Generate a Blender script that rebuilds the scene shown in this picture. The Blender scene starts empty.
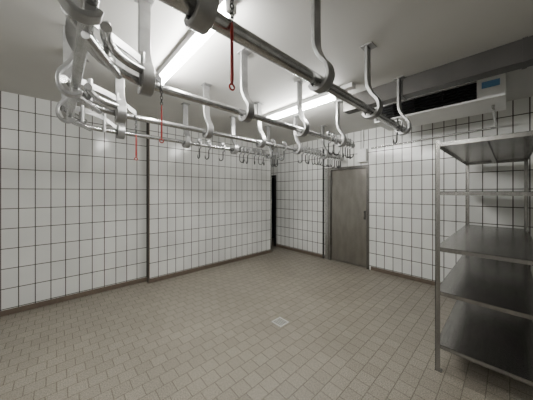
import bpy, math
from mathutils import Vector, Matrix
import random
random.seed(4)
S=bpy.context.scene
H=1.54; CZ=2.79; ZR=2.24
XW=4.56; YL=4.28; YP=4.15; XS=1.147; XE=4.02
X0=-2.2; Y0=-1.6; YN=5.4

# ---------------- materials ----------------
def newmat(name):
    m=bpy.data.materials.new(name); m.use_nodes=True
    nt=m.node_tree; b=nt.nodes['Principled BSDF']
    return m,nt,b
def simple(name,col,rough=.5,metal=0.,noise=.0,nscale=8,bump=0.,stretch=None):
    m,nt,b=newmat(name)
    b.inputs['Roughness'].default_value=rough
    b.inputs['Metallic'].default_value=metal
    tc=nt.nodes.new('ShaderNodeTexCoord'); n=nt.nodes.new('ShaderNodeTexNoise')
    mp=nt.nodes.new('ShaderNodeMapping')
    if stretch: mp.inputs['Scale'].default_value=stretch
    nt.links.new(tc.outputs['Object'],mp.inputs['Vector'])
    nt.links.new(mp.outputs['Vector'],n.inputs['Vector'])
    n.inputs['Scale'].default_value=nscale; n.inputs['Detail'].default_value=6
    r=nt.nodes.new('ShaderNodeValToRGB')
    a=1-noise; c=1+noise
    r.color_ramp.elements[0].position=.3; r.color_ramp.elements[1].position=.7
    r.color_ramp.elements[0].color=(col[0]*a,col[1]*a,col[2]*a,1)
    r.color_ramp.elements[1].color=(min(col[0]*c,1),min(col[1]*c,1),min(col[2]*c,1),1)
    nt.links.new(n.outputs['Fac'],r.inputs['Fac']); nt.links.new(r.outputs['Color'],b.inputs['Base Color'])
    if bump:
        bp=nt.nodes.new('ShaderNodeBump'); bp.inputs['Strength'].default_value=bump; bp.inputs['Distance'].default_value=.01
        nt.links.new(n.outputs['Fac'],bp.inputs['Height']); nt.links.new(bp.outputs['Normal'],b.inputs['Normal'])
    return m
def tiles(name,axis,c1,c2,grout,w,h,mortar,offset,rough,off=(0,0),speck=0.,bump=.4):
    m,nt,b=newmat(name)
    tc=nt.nodes.new('ShaderNodeTexCoord'); sp=nt.nodes.new('ShaderNodeSeparateXYZ')
    nt.links.new(tc.outputs['Object'],sp.inputs[0])
    cb=nt.nodes.new('ShaderNodeCombineXYZ')
    nt.links.new(sp.outputs[axis[0]],cb.inputs[0]); nt.links.new(sp.outputs[axis[1]],cb.inputs[1])
    mp=nt.nodes.new('ShaderNodeMapping'); mp.inputs['Location'].default_value=(off[0],off[1],0)
    nt.links.new(cb.outputs[0],mp.inputs['Vector'])
    br=nt.nodes.new('ShaderNodeTexBrick'); nt.links.new(mp.outputs[0],br.inputs['Vector'])
    br.offset=offset; br.squash=1
    br.inputs['Scale'].default_value=1
    br.inputs['Brick Width'].default_value=w; br.inputs['Row Height'].default_value=h
    br.inputs['Mortar Size'].default_value=mortar; br.inputs['Mortar Smooth'].default_value=.15
    br.inputs['Color1'].default_value=(*c1,1); br.inputs['Color2'].default_value=(*c2,1); br.inputs['Mortar'].default_value=(*grout,1)
    n=nt.nodes.new('ShaderNodeTexNoise'); n.inputs['Scale'].default_value=1.3; n.inputs['Detail'].default_value=5
    nt.links.new(tc.outputs['Object'],n.inputs['Vector'])
    n2=nt.nodes.new('ShaderNodeTexNoise'); n2.inputs['Scale'].default_value=110; n2.inputs['Detail'].default_value=3
    nt.links.new(tc.outputs['Object'],n2.inputs['Vector'])
    def ramp(src,lo,hi):
        r=nt.nodes.new('ShaderNodeMapRange'); r.inputs['From Min'].default_value=.3; r.inputs['From Max'].default_value=.7
        r.inputs['To Min'].default_value=lo; r.inputs['To Max'].default_value=hi
        nt.links.new(src,r.inputs['Value']); return r.outputs[0]
    mu=nt.nodes.new('ShaderNodeMath'); mu.operation='MULTIPLY'
    nt.links.new(ramp(n.outputs['Fac'],.9,1.06),mu.inputs[0]); nt.links.new(ramp(n2.outputs['Fac'],1-speck,1+speck),mu.inputs[1])
    mx=nt.nodes.new('ShaderNodeVectorMath'); mx.operation='SCALE'
    nt.links.new(br.outputs['Color'],mx.inputs[0]); nt.links.new(mu.outputs[0],mx.inputs['Scale'])
    nt.links.new(mx.outputs[0],b.inputs['Base Color'])
    rr=nt.nodes.new('ShaderNodeMapRange'); rr.inputs['To Min'].default_value=rough; rr.inputs['To Max'].default_value=.85
    nt.links.new(br.outputs['Fac'],rr.inputs['Value']); nt.links.new(rr.outputs[0],b.inputs['Roughness'])
    inv=nt.nodes.new('ShaderNodeMath'); inv.operation='SUBTRACT'; inv.inputs[0].default_value=1
    nt.links.new(br.outputs['Fac'],inv.inputs[1])
    ad=nt.nodes.new('ShaderNodeMath'); ad.operation='MULTIPLY_ADD'; ad.inputs[1].default_value=speck*1.2
    nt.links.new(n2.outputs['Fac'],ad.inputs[0]); nt.links.new(inv.outputs[0],ad.inputs[2])
    bp=nt.nodes.new('ShaderNodeBump'); bp.inputs['Strength'].default_value=bump; bp.inputs['Distance'].default_value=.004
    nt.links.new(ad.outputs[0],bp.inputs['Height']); nt.links.new(bp.outputs['Normal'],b.inputs['Normal'])
    return m
def emis(name,col,st):
    m,nt,b=newmat(name); b.inputs['Base Color'].default_value=(*col,1)
    b.inputs['Emission Color'].default_value=(*col,1); b.inputs['Emission Strength'].default_value=st
    return m

GR=(.07,.062,.054)
M_tx=tiles('wall_tile_x',(0,2),(.78,.785,.76),(.72,.725,.705),GR,.15,.25,.0055,0,.16,off=(-XS+.003,-.08))
M_ty=tiles('wall_tile_y',(1,2),(.78,.785,.76),(.72,.725,.705),GR,.15,.25,.0065,0,.16,off=(.03,-.08))
M_floor=tiles('floor_quarry_tile',(0,1),(.275,.248,.203),(.237,.214,.176),(.165,.147,.12),.125,.125,.0035,.5,.38,speck=.42,bump=.7)
M_ceil=simple('ceiling_paint',(.55,.545,.52),.7,0,.05,1.2,.05)
M_base=simple('baseboard_brown',(.13,.10,.075),.5,0,.15,14)
M_steel=simple('stainless_steel',(.27,.262,.25),.25,.92,.15,5,.0,(1,12,1))
M_galv=simple('galvanised_steel',(.46,.46,.455),.25,.88,.15,20)
M_paint=simple('grey_cast_steel',(.31,.31,.305),.34,.65,.12,16,.05)
M_dark=simple('dark_metal',(.06,.06,.06),.4,.7,.1,12)
M_red=simple('red_plastic',(.32,.02,.015),.45,0,.1,8)
M_white=simple('white_enamel',(.78,.78,.77),.4,0,.03,6)
M_black=simple('dark_gap',(.012,.012,.014),.8,0,.05,4)
M_duct=simple('duct_sheet',(.075,.072,.067),.42,.5,.15,3)
M_label=simple('label_blue',(.12,.28,.5),.5,0,.05,4)
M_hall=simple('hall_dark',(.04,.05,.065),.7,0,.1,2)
M_doorm=simple('door_steel',(.31,.295,.27),.30,.88,.12,9,.0,(1,1,.35))
def add_diamond(m):
    nt=m.node_tree; b=nt.nodes['Principled BSDF']
    tc=nt.nodes.new('ShaderNodeTexCoord'); hs=[]
    for sgn in (1,-1):
        mp=nt.nodes.new('ShaderNodeMapping'); mp.inputs['Rotation'].default_value=(sgn*math.radians(50),0,0)
        wv=nt.nodes.new('ShaderNodeTexWave'); wv.bands_direction='Y'; wv.inputs['Scale'].default_value=5.0
        nt.links.new(tc.outputs['Object'],mp.inputs[0]); nt.links.new(mp.outputs[0],wv.inputs[0]); hs.append(wv.outputs['Fac'])
    mm=nt.nodes.new('ShaderNodeMath'); mm.operation='MINIMUM'; nt.links.new(hs[0],mm.inputs[0]); nt.links.new(hs[1],mm.inputs[1])
    bp=nt.nodes.new('ShaderNodeBump'); bp.inputs['Strength'].default_value=.35; bp.inputs['Distance'].default_value=.004
    nt.links.new(mm.outputs[0],bp.inputs['Height']); nt.links.new(bp.outputs[0],b.inputs['Normal'])
add_diamond(M_doorm)
M_tube=emis('fluorescent_tube',(1,.99,.955),195)

# ---------------- mesh helpers ----------------
def mesh(name,vs,fs,mats,parent=None,fm=None,smooth=False,bevel=0):
    me=bpy.data.meshes.new(name); me.from_pydata(vs,[],fs)
    if not isinstance(mats,(list,tuple)): mats=[mats]
    for m in mats: me.materials.append(m)
    if fm:
        for p,i in zip(me.polygons,fm): p.material_index=i
    me.update()
    import bmesh
    bm=bmesh.new(); bm.from_mesh(me); bmesh.ops.recalc_face_normals(bm,faces=bm.faces); bm.to_mesh(me); bm.free()
    if smooth:
        for p in me.polygons: p.use_smooth=True
        me.set_sharp_from_angle(angle=math.radians(45))
    o=bpy.data.objects.new(name,me); S.collection.objects.link(o)
    if parent: o.parent=parent
    if bevel:
        bv=o.modifiers.new('bevel','BEVEL'); bv.width=bevel; bv.segments=2; bv.limit_method='ANGLE'
    return o
class B:
    def __init__(s): s.v=[];s.f=[];s.m=[]
    def box(s,a,b,m=0):
        x0,y0,z0=[min(p,q) for p,q in zip(a,b)]; x1,y1,z1=[max(p,q) for p,q in zip(a,b)]
        n=len(s.v)
        s.v+=[(x0,y0,z0),(x1,y0,z0),(x1,y1,z0),(x0,y1,z0),(x0,y0,z1),(x1,y0,z1),(x1,y1,z1),(x0,y1,z1)]
        for f in [(0,3,2,1),(4,5,6,7),(0,1,5,4),(1,2,6,5),(2,3,7,6),(3,0,4,7)]:
            s.f.append(tuple(n+i for i in f)); s.m.append(m)
        return s
    def tube(s,path,r,m=0,seg=14,closed=False):
        P=[Vector(p) for p in path]; N=len(P)
        rs=r if isinstance(r,(list,tuple)) else [r]*N
        t0=(P[1]-P[0]).normalized()
        up=Vector((0,0,1)) if abs(t0.z)<.9 else Vector((1,0,0))
        nrm=(up-t0*up.dot(t0)).normalized(); base=len(s.v); prev=t0
        for i,p in enumerate(P):
            if closed: t=(P[(i+1)%N]-P[i-1]).normalized()
            elif i==0: t=t0
            elif i==N-1: t=(P[i]-P[i-1]).normalized()
            else: t=((P[i+1]-P[i]).normalized()+(P[i]-P[i-1]).normalized()).normalized()
            nrm=(nrm-t*nrm.dot(t)).normalized(); bi=t.cross(nrm)
            for k in range(seg):
                a=2*math.pi*k/seg; s.v.append(tuple(p+(nrm*math.cos(a)+bi*math.sin(a))*rs[i]))
        for i in range(N if closed else N-1):
            j=(i+1)%N
            for k in range(seg):
                l=(k+1)%seg
                s.f.append((base+i*seg+k,base+i*seg+l,base+j*seg+l,base+j*seg+k)); s.m.append(m)
        if not closed:
            s.f.append(tuple(base+k for k in range(seg))); s.m.append(m)
            s.f.append(tuple(base+(N-1)*seg+k for k in reversed(range(seg)))); s.m.append(m)
        return s
    def strip(s,path,wdir,w,th,m=0):
        """flat bar: path in a plane, width along wdir"""
        P=[Vector(p) for p in path]; W=Vector(wdir).normalized(); N=len(P); base=len(s.v)
        for i,p in enumerate(P):
            if i==0: t=P[1]-P[0]
            elif i==N-1: t=P[i]-P[i-1]
            else: t=(P[i+1]-P[i]).normalized()+(P[i]-P[i-1]).normalized()
            t.normalize(); n=t.cross(W).normalized()
            for a,b in ((-1,-1),(1,-1),(1,1),(-1,1)):
                s.v.append(tuple(p+W*a*w/2+n*b*th/2))
        for i in range(N-1):
            for k in range(4):
                l=(k+1)%4; s.f.append((base+i*4+k,base+i*4+l,base+i*4+4+l,base+i*4+4+k)); s.m.append(m)
        s.f.append((base,base+1,base+2,base+3)); s.m.append(m)
        e=base+(N-1)*4; s.f.append((e+3,e+2,e+1,e)); s.m.append(m)
        return s
    def obj(s,name,mats,parent=None,smooth=False,bevel=0):
        return mesh(name,s.v,s.f,mats,parent,s.m,smooth,bevel)
def catmull(pts,n=6):
    P=[Vector(p) for p in pts]; P=[2*P[0]-P[1]]+P+[2*P[-1]-P[-2]]; out=[]
    for i in range(1,len(P)-2):
        a,b,c,d=P[i-1:i+3]
        for k in range(n):
            t=k/n
            out.append(.5*((2*b)+(c-a)*t+(2*a-5*b+4*c-d)*t*t+(3*b-a-3*c+d)*t**3))
    out.append(P[-2]); return out
def empty(name,loc=(0,0,0)):
    o=bpy.data.objects.new(name,None); S.collection.objects.link(o); o.location=loc; return o

# ---------------- room ----------------
B().box((X0-.12,Y0-.12,-.12),(6.2,YN+.12,0)).obj('floor',M_floor)
B().box((X0-.12,Y0-.12,CZ),(6.2,YN+.12,CZ+.12)).obj('ceiling',M_ceil)
B().box((X0,YL,0),(XS,YL+.15,CZ)).box((XS,YP,0),(XE,YP+.28,CZ)).obj('wall_left',[M_tx])
B().box((XE-.12,YP+.28,0),(XE,YN,CZ)).obj('wall_niche_left',M_ty)
B().box((XE-.12,YN,0),(XW+.14,YN+.12,CZ)).obj('wall_niche_end',M_tx)
D0,D1,DH=1.93,2.79,2.05
B().box((XW,Y0,0),(XW+.14,D0,CZ)).box((XW,D1,0),(XW+.14,4.56,CZ)).box((XW,D0,DH),(XW+.14,D1,CZ)).box((XW,4.56,1.96),(XW+.14,YN,CZ)).obj('wall_right',M_ty)
B().box((X0-.12,Y0-.12,0),(XW+.14,Y0,CZ)).obj('wall_behind',M_tx)
B().box((X0-.12,Y0,0),(X0,YL+.15,CZ)).obj('wall_far_left',M_ty)
# corridor beyond doorway; its unlit gloom is painted as dark wall colour
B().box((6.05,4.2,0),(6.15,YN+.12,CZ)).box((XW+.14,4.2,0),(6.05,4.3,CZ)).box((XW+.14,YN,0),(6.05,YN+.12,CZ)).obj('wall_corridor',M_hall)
# baseboards
bh=.07; bt=.012
B().box((X0,YL-bt,0),(XS,YL,bh)).box((XS-bt,YP-bt,0),(XS,YL-bt,bh)).box((XS,YP-bt,0),(XE,YP,bh)).obj('baseboard_left',M_base,bevel=.003)
B().box((XW-bt,Y0,0),(XW,D0-.06,bh)).box((XW-bt,D1+.12,0),(XW,4.56,bh)).obj('baseboard_right',M_base,bevel=.003)
B().box((XS-.006,YP-.004,bh),(XS+.008,YP,CZ)).obj('trim_1',M_base)
B().box((XW-.02,4.50,0),(XW+.0,4.56,1.99)).box((XW-.02,4.50,1.96),(XW,YN,2.02)).obj('trim_2',M_dark)
B().box((XE-.03,YP-.006,bh),(XE+.006,YP,CZ)).obj('trim_3',M_galv)
B().box((XW-.03,2.93,0),(XW,2.965,CZ)).obj('trim_4',M_dark)
# steel door
d=empty('door_1',(0,0,0))
B().box((XW+.02,D0+.03,.02),(XW+.07,D1-.03,DH-.03)).obj('leaf',M_doorm,d,bevel=.004)
f=B()
f.box((XW-.02,D0-.03,0),(XW+.09,D0+.025,DH+.03)).box((XW-.02,D1-.025,0),(XW+.09,D1+.045,DH+.03)).box((XW-.02,D0+.025,DH-.025),(XW+.09,D1-.025,DH+.03))
f.obj('frame',M_steel,d,bevel=.004)
B().box((XW-.01,D1+.045,0),(XW+.0,D1+.12,DH+.03)).obj('side_panel',M_galv,d)
hb=B(); hb.box((XW-.0,D0+.05,.98),(XW+.02,D0+.08,1.16)); hb.tube([(XW+.01,D0+.065,1.00),(XW-.03,D0+.065,1.0),(XW-.03,D0+.065,1.14),(XW+.01,D0+.065,1.14)],.008)
hb.obj('handle',M_steel,d,smooth=True)
g=B(); 
for z in (.35,1.7): g.tube([(XW+.0,D1-.04,z),(XW+.0,D1-.04,z+.14)],.012)
g.obj('hinges',M_steel,d,smooth=True)
# control box above door
e=empty('junction_box')
B().box((XW-.10,1.93,2.14),(XW,2.10,2.40)).obj('case',M_white,e,bevel=.008)
B().tube([(XW-.05,2.01,2.40),(XW-.05,2.01,CZ)],.012).obj('conduit',M_white,e,smooth=True)

# floor drain
dr=empty('floor_drain')
b=B(); cx,cy=1.94,1.85; s_=.075
b.box((cx-s_,cy-s_,0),(cx+s_,cy-s_+.012,.004)).box((cx-s_,cy+s_-.012,0),(cx+s_,cy+s_,.004)).box((cx-s_,cy-s_,0),(cx-s_+.012,cy+s_,.004)).box((cx+s_-.012,cy-s_,0),(cx+s_,cy+s_,.004))
for i in range(6):
    x=cx-s_+.012+.022*(i)+.006; b.box((x,cy-s_,0),(x+.010,cy+s_,.003))
M_drain=simple('drain_plate',(.62,.62,.60),.4,.3,.08,20)
b.obj('grate',M_drain,dr)
B().box((cx-s_+.01,cy-s_+.01,0),(cx+s_-.01,cy+s_-.01,.0012)).obj('sump',M_dark,dr)

# ---------------- fluorescent fixtures ----------------
def lamp(x,y0,y1,t0,t1):
    p=empty('fluorescent_ceiling_light')
    b=B(); b.box((x-.045,y0,CZ-.05),(x+.045,y1,CZ))
    b.box((x-.03,t0-.04,CZ-.12),(x+.03,t0,CZ-.045)).box((x-.03,t1,CZ-.12),(x+.03,t1+.04,CZ-.045))
    b.obj('housing',M_white,p,bevel=.005)
    B().tube([(x,t0,CZ-.098),(x,t1,CZ-.098)],.019,seg=16).obj('tube',M_tube,p,smooth=True)
lamp(.81,1.10,2.62,1.22,2.50)
lamp(2.50,1.22,2.80,1.45,2.68)
lamp(-1.2,.4,1.7,.55,1.5)  # unseen extra fixture, added out of view to brighten the near walls

# ---------------- overhead rails ----------------
R=empty('overhead_meat_rail')
rr=.027; XT=.09
YA,YB,YC,YD=.82,1.61,2.40,3.12
def rail(name,path,r=rr): return B().tube(path,r,seg=16).obj(name,M_galv,R,smooth=True)
rail('rail_a',[(-.9,YA,ZR),(2.84,YA,ZR)],.034)
rail('rail_b',[(.42,YB,ZR),(3.25,YB,ZR)])
rail('rail_c',[(.42,YC,ZR),(4.40,YC,ZR)])
cor=[(XT,YD-.3,ZR)]+[(XT+.3-.3*math.cos(a),YD-.3+.3*math.sin(a),ZR) for a in [math.pi/2*k/10 for k in range(1,11)]]
rail('rail_d',[(XT,.35,ZR)]+cor+[(3.3,YD,ZR)])
def arc(yk,rad=.40,z=ZR,dx=0):
    return [(XT+dx+rad-rad*math.cos(a),yk-rad+rad*math.sin(a),z) for a in [math.pi/2*k/12 for k in range(13)]]
for i,yk in enumerate((YB,YC)):
    rail('curve_%d'%i,arc(yk)+[(.60,yk,ZR)])
    rail('curve_inner_%d'%i,[(p[0]+.075,p[1]-.06,p[2]+.05) for p in arc(yk,.30)],.024)
rail('curve_a',[(XT,.45,ZR)]+arc(YA+.0,.36)+[(.6,YA,ZR)])
# hanger brackets in YZ plane across rails running along X
def hanger_x(name,x,y,z=ZR):
    pts=[(x,y+.012,CZ-.0),(x,y+.012,z+.30),(x,y+.006,z+.21),(x,y-.028,z+.13),(x,y-.075,z+.065),(x,y-.088,z+.0),(x,y-.062,z-.048),(x,y-.02,z-.064),(x,y+.022,z-.053),(x,y+.042,z-.02)]
    b=B(); b.strip([pts[0]]+catmull(pts[1:],5),(1,0,0),.072,.026)
    b.box((x-.05,y-.045,CZ-.012),(x+.05,y+.055,CZ))
    b.box((x-.022,y-.02,z-.06),(x+.022,y+.02,z-.02))
    b.obj(name,M_paint,R,smooth=True,bevel=.004)
def hanger_y(name,x,y,z=ZR):
    pts=[(x+.005,y,CZ),(x+.005,y,z+.30),(x,y,z+.22),(x-.03,y,z+.14),(x-.075,y,z+.07),(x-.085,y,z),(x-.06,y,z-.05),(x-.02,y,z-.066),(x+.02,y,z-.05),(x+.03,y,z-.03)]
    b=B(); b.strip([pts[0]]+catmull(pts[1:],5),(0,1,0),.06,.022)
    b.box((x-.045,y-.05,CZ-.012),(x+.055,y+.05,CZ)); b.box((x-.02,y-.022,z-.06),(x+.02,y+.022,z-.02))
    b.obj(name,M_paint,R,smooth=True,bevel=.004)
for yk,xs in ((YA,(-.5,.40,1.20,1.96,2.77)),(YB,(.42,1.23,2.02,2.86)),(YC,(.42,1.28,2.1,2.9,3.7)),(YD,(.55,1.34,2.15,2.95))):
    for i,x in enumerate(xs): hanger_x('hanger_%d_%d'%(int(yk*100),i),x,yk)
for i,y in enumerate((1.05,1.95,2.72)): hanger_y('hanger_t_%d'%i,XT,y)
# switches: lever plates + pulls
def torus_pts(c,r,ax,n=10):
    o=[]
    for k in range(n):
        a=2*math.pi*k/n
        o.append((c[0]+r*math.cos(a),c[1],c[2]+1.5*r*math.sin(a)) if ax==0 else (c[0],c[1]+r*math.cos(a),c[2]+1.5*r*math.sin(a)))
    return o
for i,(x,yk,zt,zm,zb) in enumerate(((.53,YA,2.42,2.24,1.985),(.51,YB,2.24,2.12,1.89),(.54,YC,2.24,2.08,1.86),(.52,YD,2.24,2.10,1.88))):
    yk2=yk-.04
    if i<3:
        b=B(); z=zt; k=0
        while z>zm:
            b.tube(torus_pts((x,yk2,z),.008,k%2,8),.0028,0,6,closed=True); z-=.019; k+=1
        b.obj('pull_chain_%d'%i,M_dark,R,smooth=True)
        q_=(.85,.65,.55)[i]
        b=B(); b.tube([(x,yk2,zm),(x,yk2,zm-.02),(x,yk2,zb+.02),(x,yk2,zb)],[.004*q_,.008*q_,.0095*q_,.006*q_],0,10)
        b.tube([(x+.012*math.cos(a),yk2,zb-.012+.012*math.sin(a)) for a in [2*math.pi*q/12 for q in range(12)]],.004,0,8,closed=True)
        b.obj('pull_handle_%d'%i,M_red,R,smooth=True)
    # lever arm above the switch
    b=B(); b.strip(catmull([(XT+.02,yk-.30,ZR+.10),(XT+.12,yk-.16,ZR+.13),(XT+.28,yk-.06,ZR+.12),(x,yk2,max(zt,ZR+.03))],5),(0,0,1),.045,.012)
    b.tube([(XT+.1,yk-.2,ZR+.0),(XT+.1,yk-.2,ZR+.17)],.017)
    b.tube([(XT+.30,yk-.05,ZR-.03),(XT+.30,yk-.05,ZR+.17)],.017)
    b.obj('switch_lever_%d'%i,M_paint,R,smooth=True)
    b=B(); 
    b.tube([(XT-.055,yk-.36,ZR+.06),(XT+.13,yk-.02,ZR+.06)],.026)
    b.tube([(XT-.00,yk-.40,ZR-.04),(XT+.17,yk-.09,ZR-.04)],.018)
    b.obj('switch_tongue_%d'%i,M_galv,R,smooth=True)
    b=B(); b.strip(catmull([(XT-.03,yk-.12,CZ),(XT-.03,yk-.12,ZR+.22),(XT-.03,yk-.05,ZR+.1),(XT+.02,yk+.0,ZR+.03)],5),(1,0,0),.05,.016)
    b.obj('switch_bracket_%d'%i,M_paint,R,smooth=True)

# end stops
for i,(x,y) in enumerate(((2.84,YA),(3.25,YB),(4.40,YC),(3.3,YD))):
    B().tube([(x-.012,y,ZR),(x+.012,y,ZR)],.042,seg=18).obj('end_stop_%d'%i,M_paint,R,smooth=True)

# ---------------- hooks ----------------
def hook(x,y,ang=0,sc=1.):
    b=B()
    # roller on top of rail
    b.tube([(0,-.012,rr+.030),(0,.012,rr+.030)],.030,0,16)
    # strap round rail
    b.strip(catmull([(0,-.018,rr+.032),(0,-.046,rr+.02),(0,-.05,-.01),(0,-.03,-.05),(0,0,-.062)],4),(1,0,0),.022,.006)
    # S-hook below
    pts=[(0,0,-.058),(0,0,-.10),(.0,0,-.14)]
    pts+=[(.032-.032*math.cos(a),0,-.14-.034*math.sin(a)) for a in [math.pi*k/6 for k in range(1,7)]]
    pts+=[(.066,0,-.12)]
    ca,sa=math.cos(ang),math.sin(ang)
    pts=[(p[0]*ca*sc,p[0]*sa*sc,p[2] if p[2]>-.06 else -.058+(p[2]+.058)*sc) for p in pts]
    P=catmull(pts,3); n=len(P)
    b.tube(P,[.0085 if i<n-5 else .0085*(1-.75*(i-n+5)/4) for i in range(n)],1,8)
    o=b.obj('meat_hook',[M_paint,M_dark],None,smooth=True); o.location=(x,y,ZR)
for x in (2.6,2.72,2.97,3.04,3.11,3.18): hook(x,YB,random.uniform(-1,2.4),1.25)
for x in (2.35,2.6,3.05,3.15,3.25,3.34,3.42,3.5,3.58,3.85,3.93,4.0,4.1,4.18,4.25,4.32): hook(x,YC,random.uniform(-1,2.4),1.25)
for x in (1.55,1.7,1.95,2.28,2.36,2.45,2.6,2.7,2.82,3.05,3.12,3.2): hook(x,YD,random.uniform(-1,2.4),1.2)
for x in (2.66,): hook(x,YA,.8,1.0)

# ---------------- shelf unit ----------------
sh=empty('steel_shelving_unit')
sx0,sx1,sy0,sy1=2.40,4.40,-.16,.44
b=B(); a=.035; t=.004
for (px,dx) in ((sx0,1),(sx1,-1)):
    for (py,dy) in ((sy0,1),(sy1,-1)):
        b.box((px,py,0),(px+dx*a,py+dy*t,1.985)); b.box((px,py,0),(px+dx*t,py+dy*a,1.985))
        b.box((px-dx*.003,py-dy*.003,0),(px+dx*.045,py+dy*.045,.008))
b.obj('posts',M_steel,sh)
for i,z in enumerate((.234,.69,1.066,1.545,1.965)):
    b=B(); e_=.005
    b.box((sx0+e_,sy0+e_,z-.003),(sx1-e_,sy1-e_,z))
    l=.034
    b.box((sx0+e_,sy0+e_,z-l),(sx0+e_+.002,sy1-e_,z)).box((sx1-e_-.002,sy0+e_,z-l),(sx1-e_,sy1-e_,z))
    b.box((sx0+e_,sy0+e_,z-l),(sx1-e_,sy0+e_+.002,z)).box((sx0+e_,sy1-e_-.002,z-l),(sx1-e_,sy1-e_,z))
    b.box((sx0+.012,sy0+.28,z-.028),(sx1-.012,sy0+.32,z-.0035))
    b.obj('shelf_%d'%(i+1),M_steel,sh)

# ---------------- ceiling duct + evaporator ----------------
dct=empty('ceiling_duct')
b=B(); b.box((2.78,Y0,2.60),(2.93,1.50,CZ)); b.obj('channel',M_duct,dct,bevel=.004)
b=B()
for y in (-1.0,-.1,.8): b.box((2.772,y,2.595),(2.938,y+.03,CZ))
b.obj('flanges',M_duct,dct)
ev=empty('ceiling_evaporator_cooler')
ex,ey0,ey1,ez=3.42,.03,1.36,2.55
b=B()
b.box((ex+.05,ey0,ez),(ex+.62,ey1,CZ)); b.box((ex,ey0,ez),(ex+.05,ey0+.22,CZ)); b.box((ex,ey1-.03,ez),(ex+.05,ey1,CZ))
b.box((ex,ey0+.22,ez),(ex+.05,ey1-.03,ez+.025)); b.box((ex,ey0+.22,CZ-.02),(ex+.05,ey1-.03,CZ))
b.obj('housing',M_white,ev,bevel=.004)
B().box((ex+.045,ey0+.22,ez+.02),(ex+.049,ey1-.03,CZ-.02)).obj('grille_back',M_black,ev)
b=B()
for k in range(5): 
    z=ez+.05+k*.036; b.box((ex+.008,ey0+.22,z),(ex+.045,ey1-.03,z+.004))
for y in (.55,.85,1.1): b.box((ex+.01,y,ez+.02),(ex+.045,y+.006,CZ-.02))
b.obj('louvres',M_dark,ev)
B().box((ex-.003,ey0+.04,ez+.12),(ex,ey0+.18,ez+.19)).obj('label',M_label,ev)
b=B(); b.tube(catmull([(ex+.3,ey0+.1,ez),(ex+.3,ey0+.1,ez-.05),(ex+.9,ey0+.1,ez-.08),(XW-.03,ey0+.1,ez-.1)],5),.014)
b.tube([(XW-.03,ey0+.1,2.45),(XW-.03,1.85,2.40)],.014)
b.obj('drain_pipe',M_galv,ev,smooth=True)

# ---------------- camera / world ----------------
c=bpy.data.cameras.new('camera'); co=bpy.data.objects.new('camera',c); S.collection.objects.link(co)
co.location=(0,0,H); co.rotation_euler=(math.pi/2,0,-math.atan2(.681,.733))
c.sensor_width=36; c.lens=226/533*36; c.shift_y=-8/533; c.clip_start=.02
S.camera=co
w=bpy.data.worlds.new('world'); S.world=w; w.use_nodes=True
w.node_tree.nodes['Background'].inputs[0].default_value=(.5,.5,.5,1); w.node_tree.nodes['Background'].inputs[1].default_value=.1
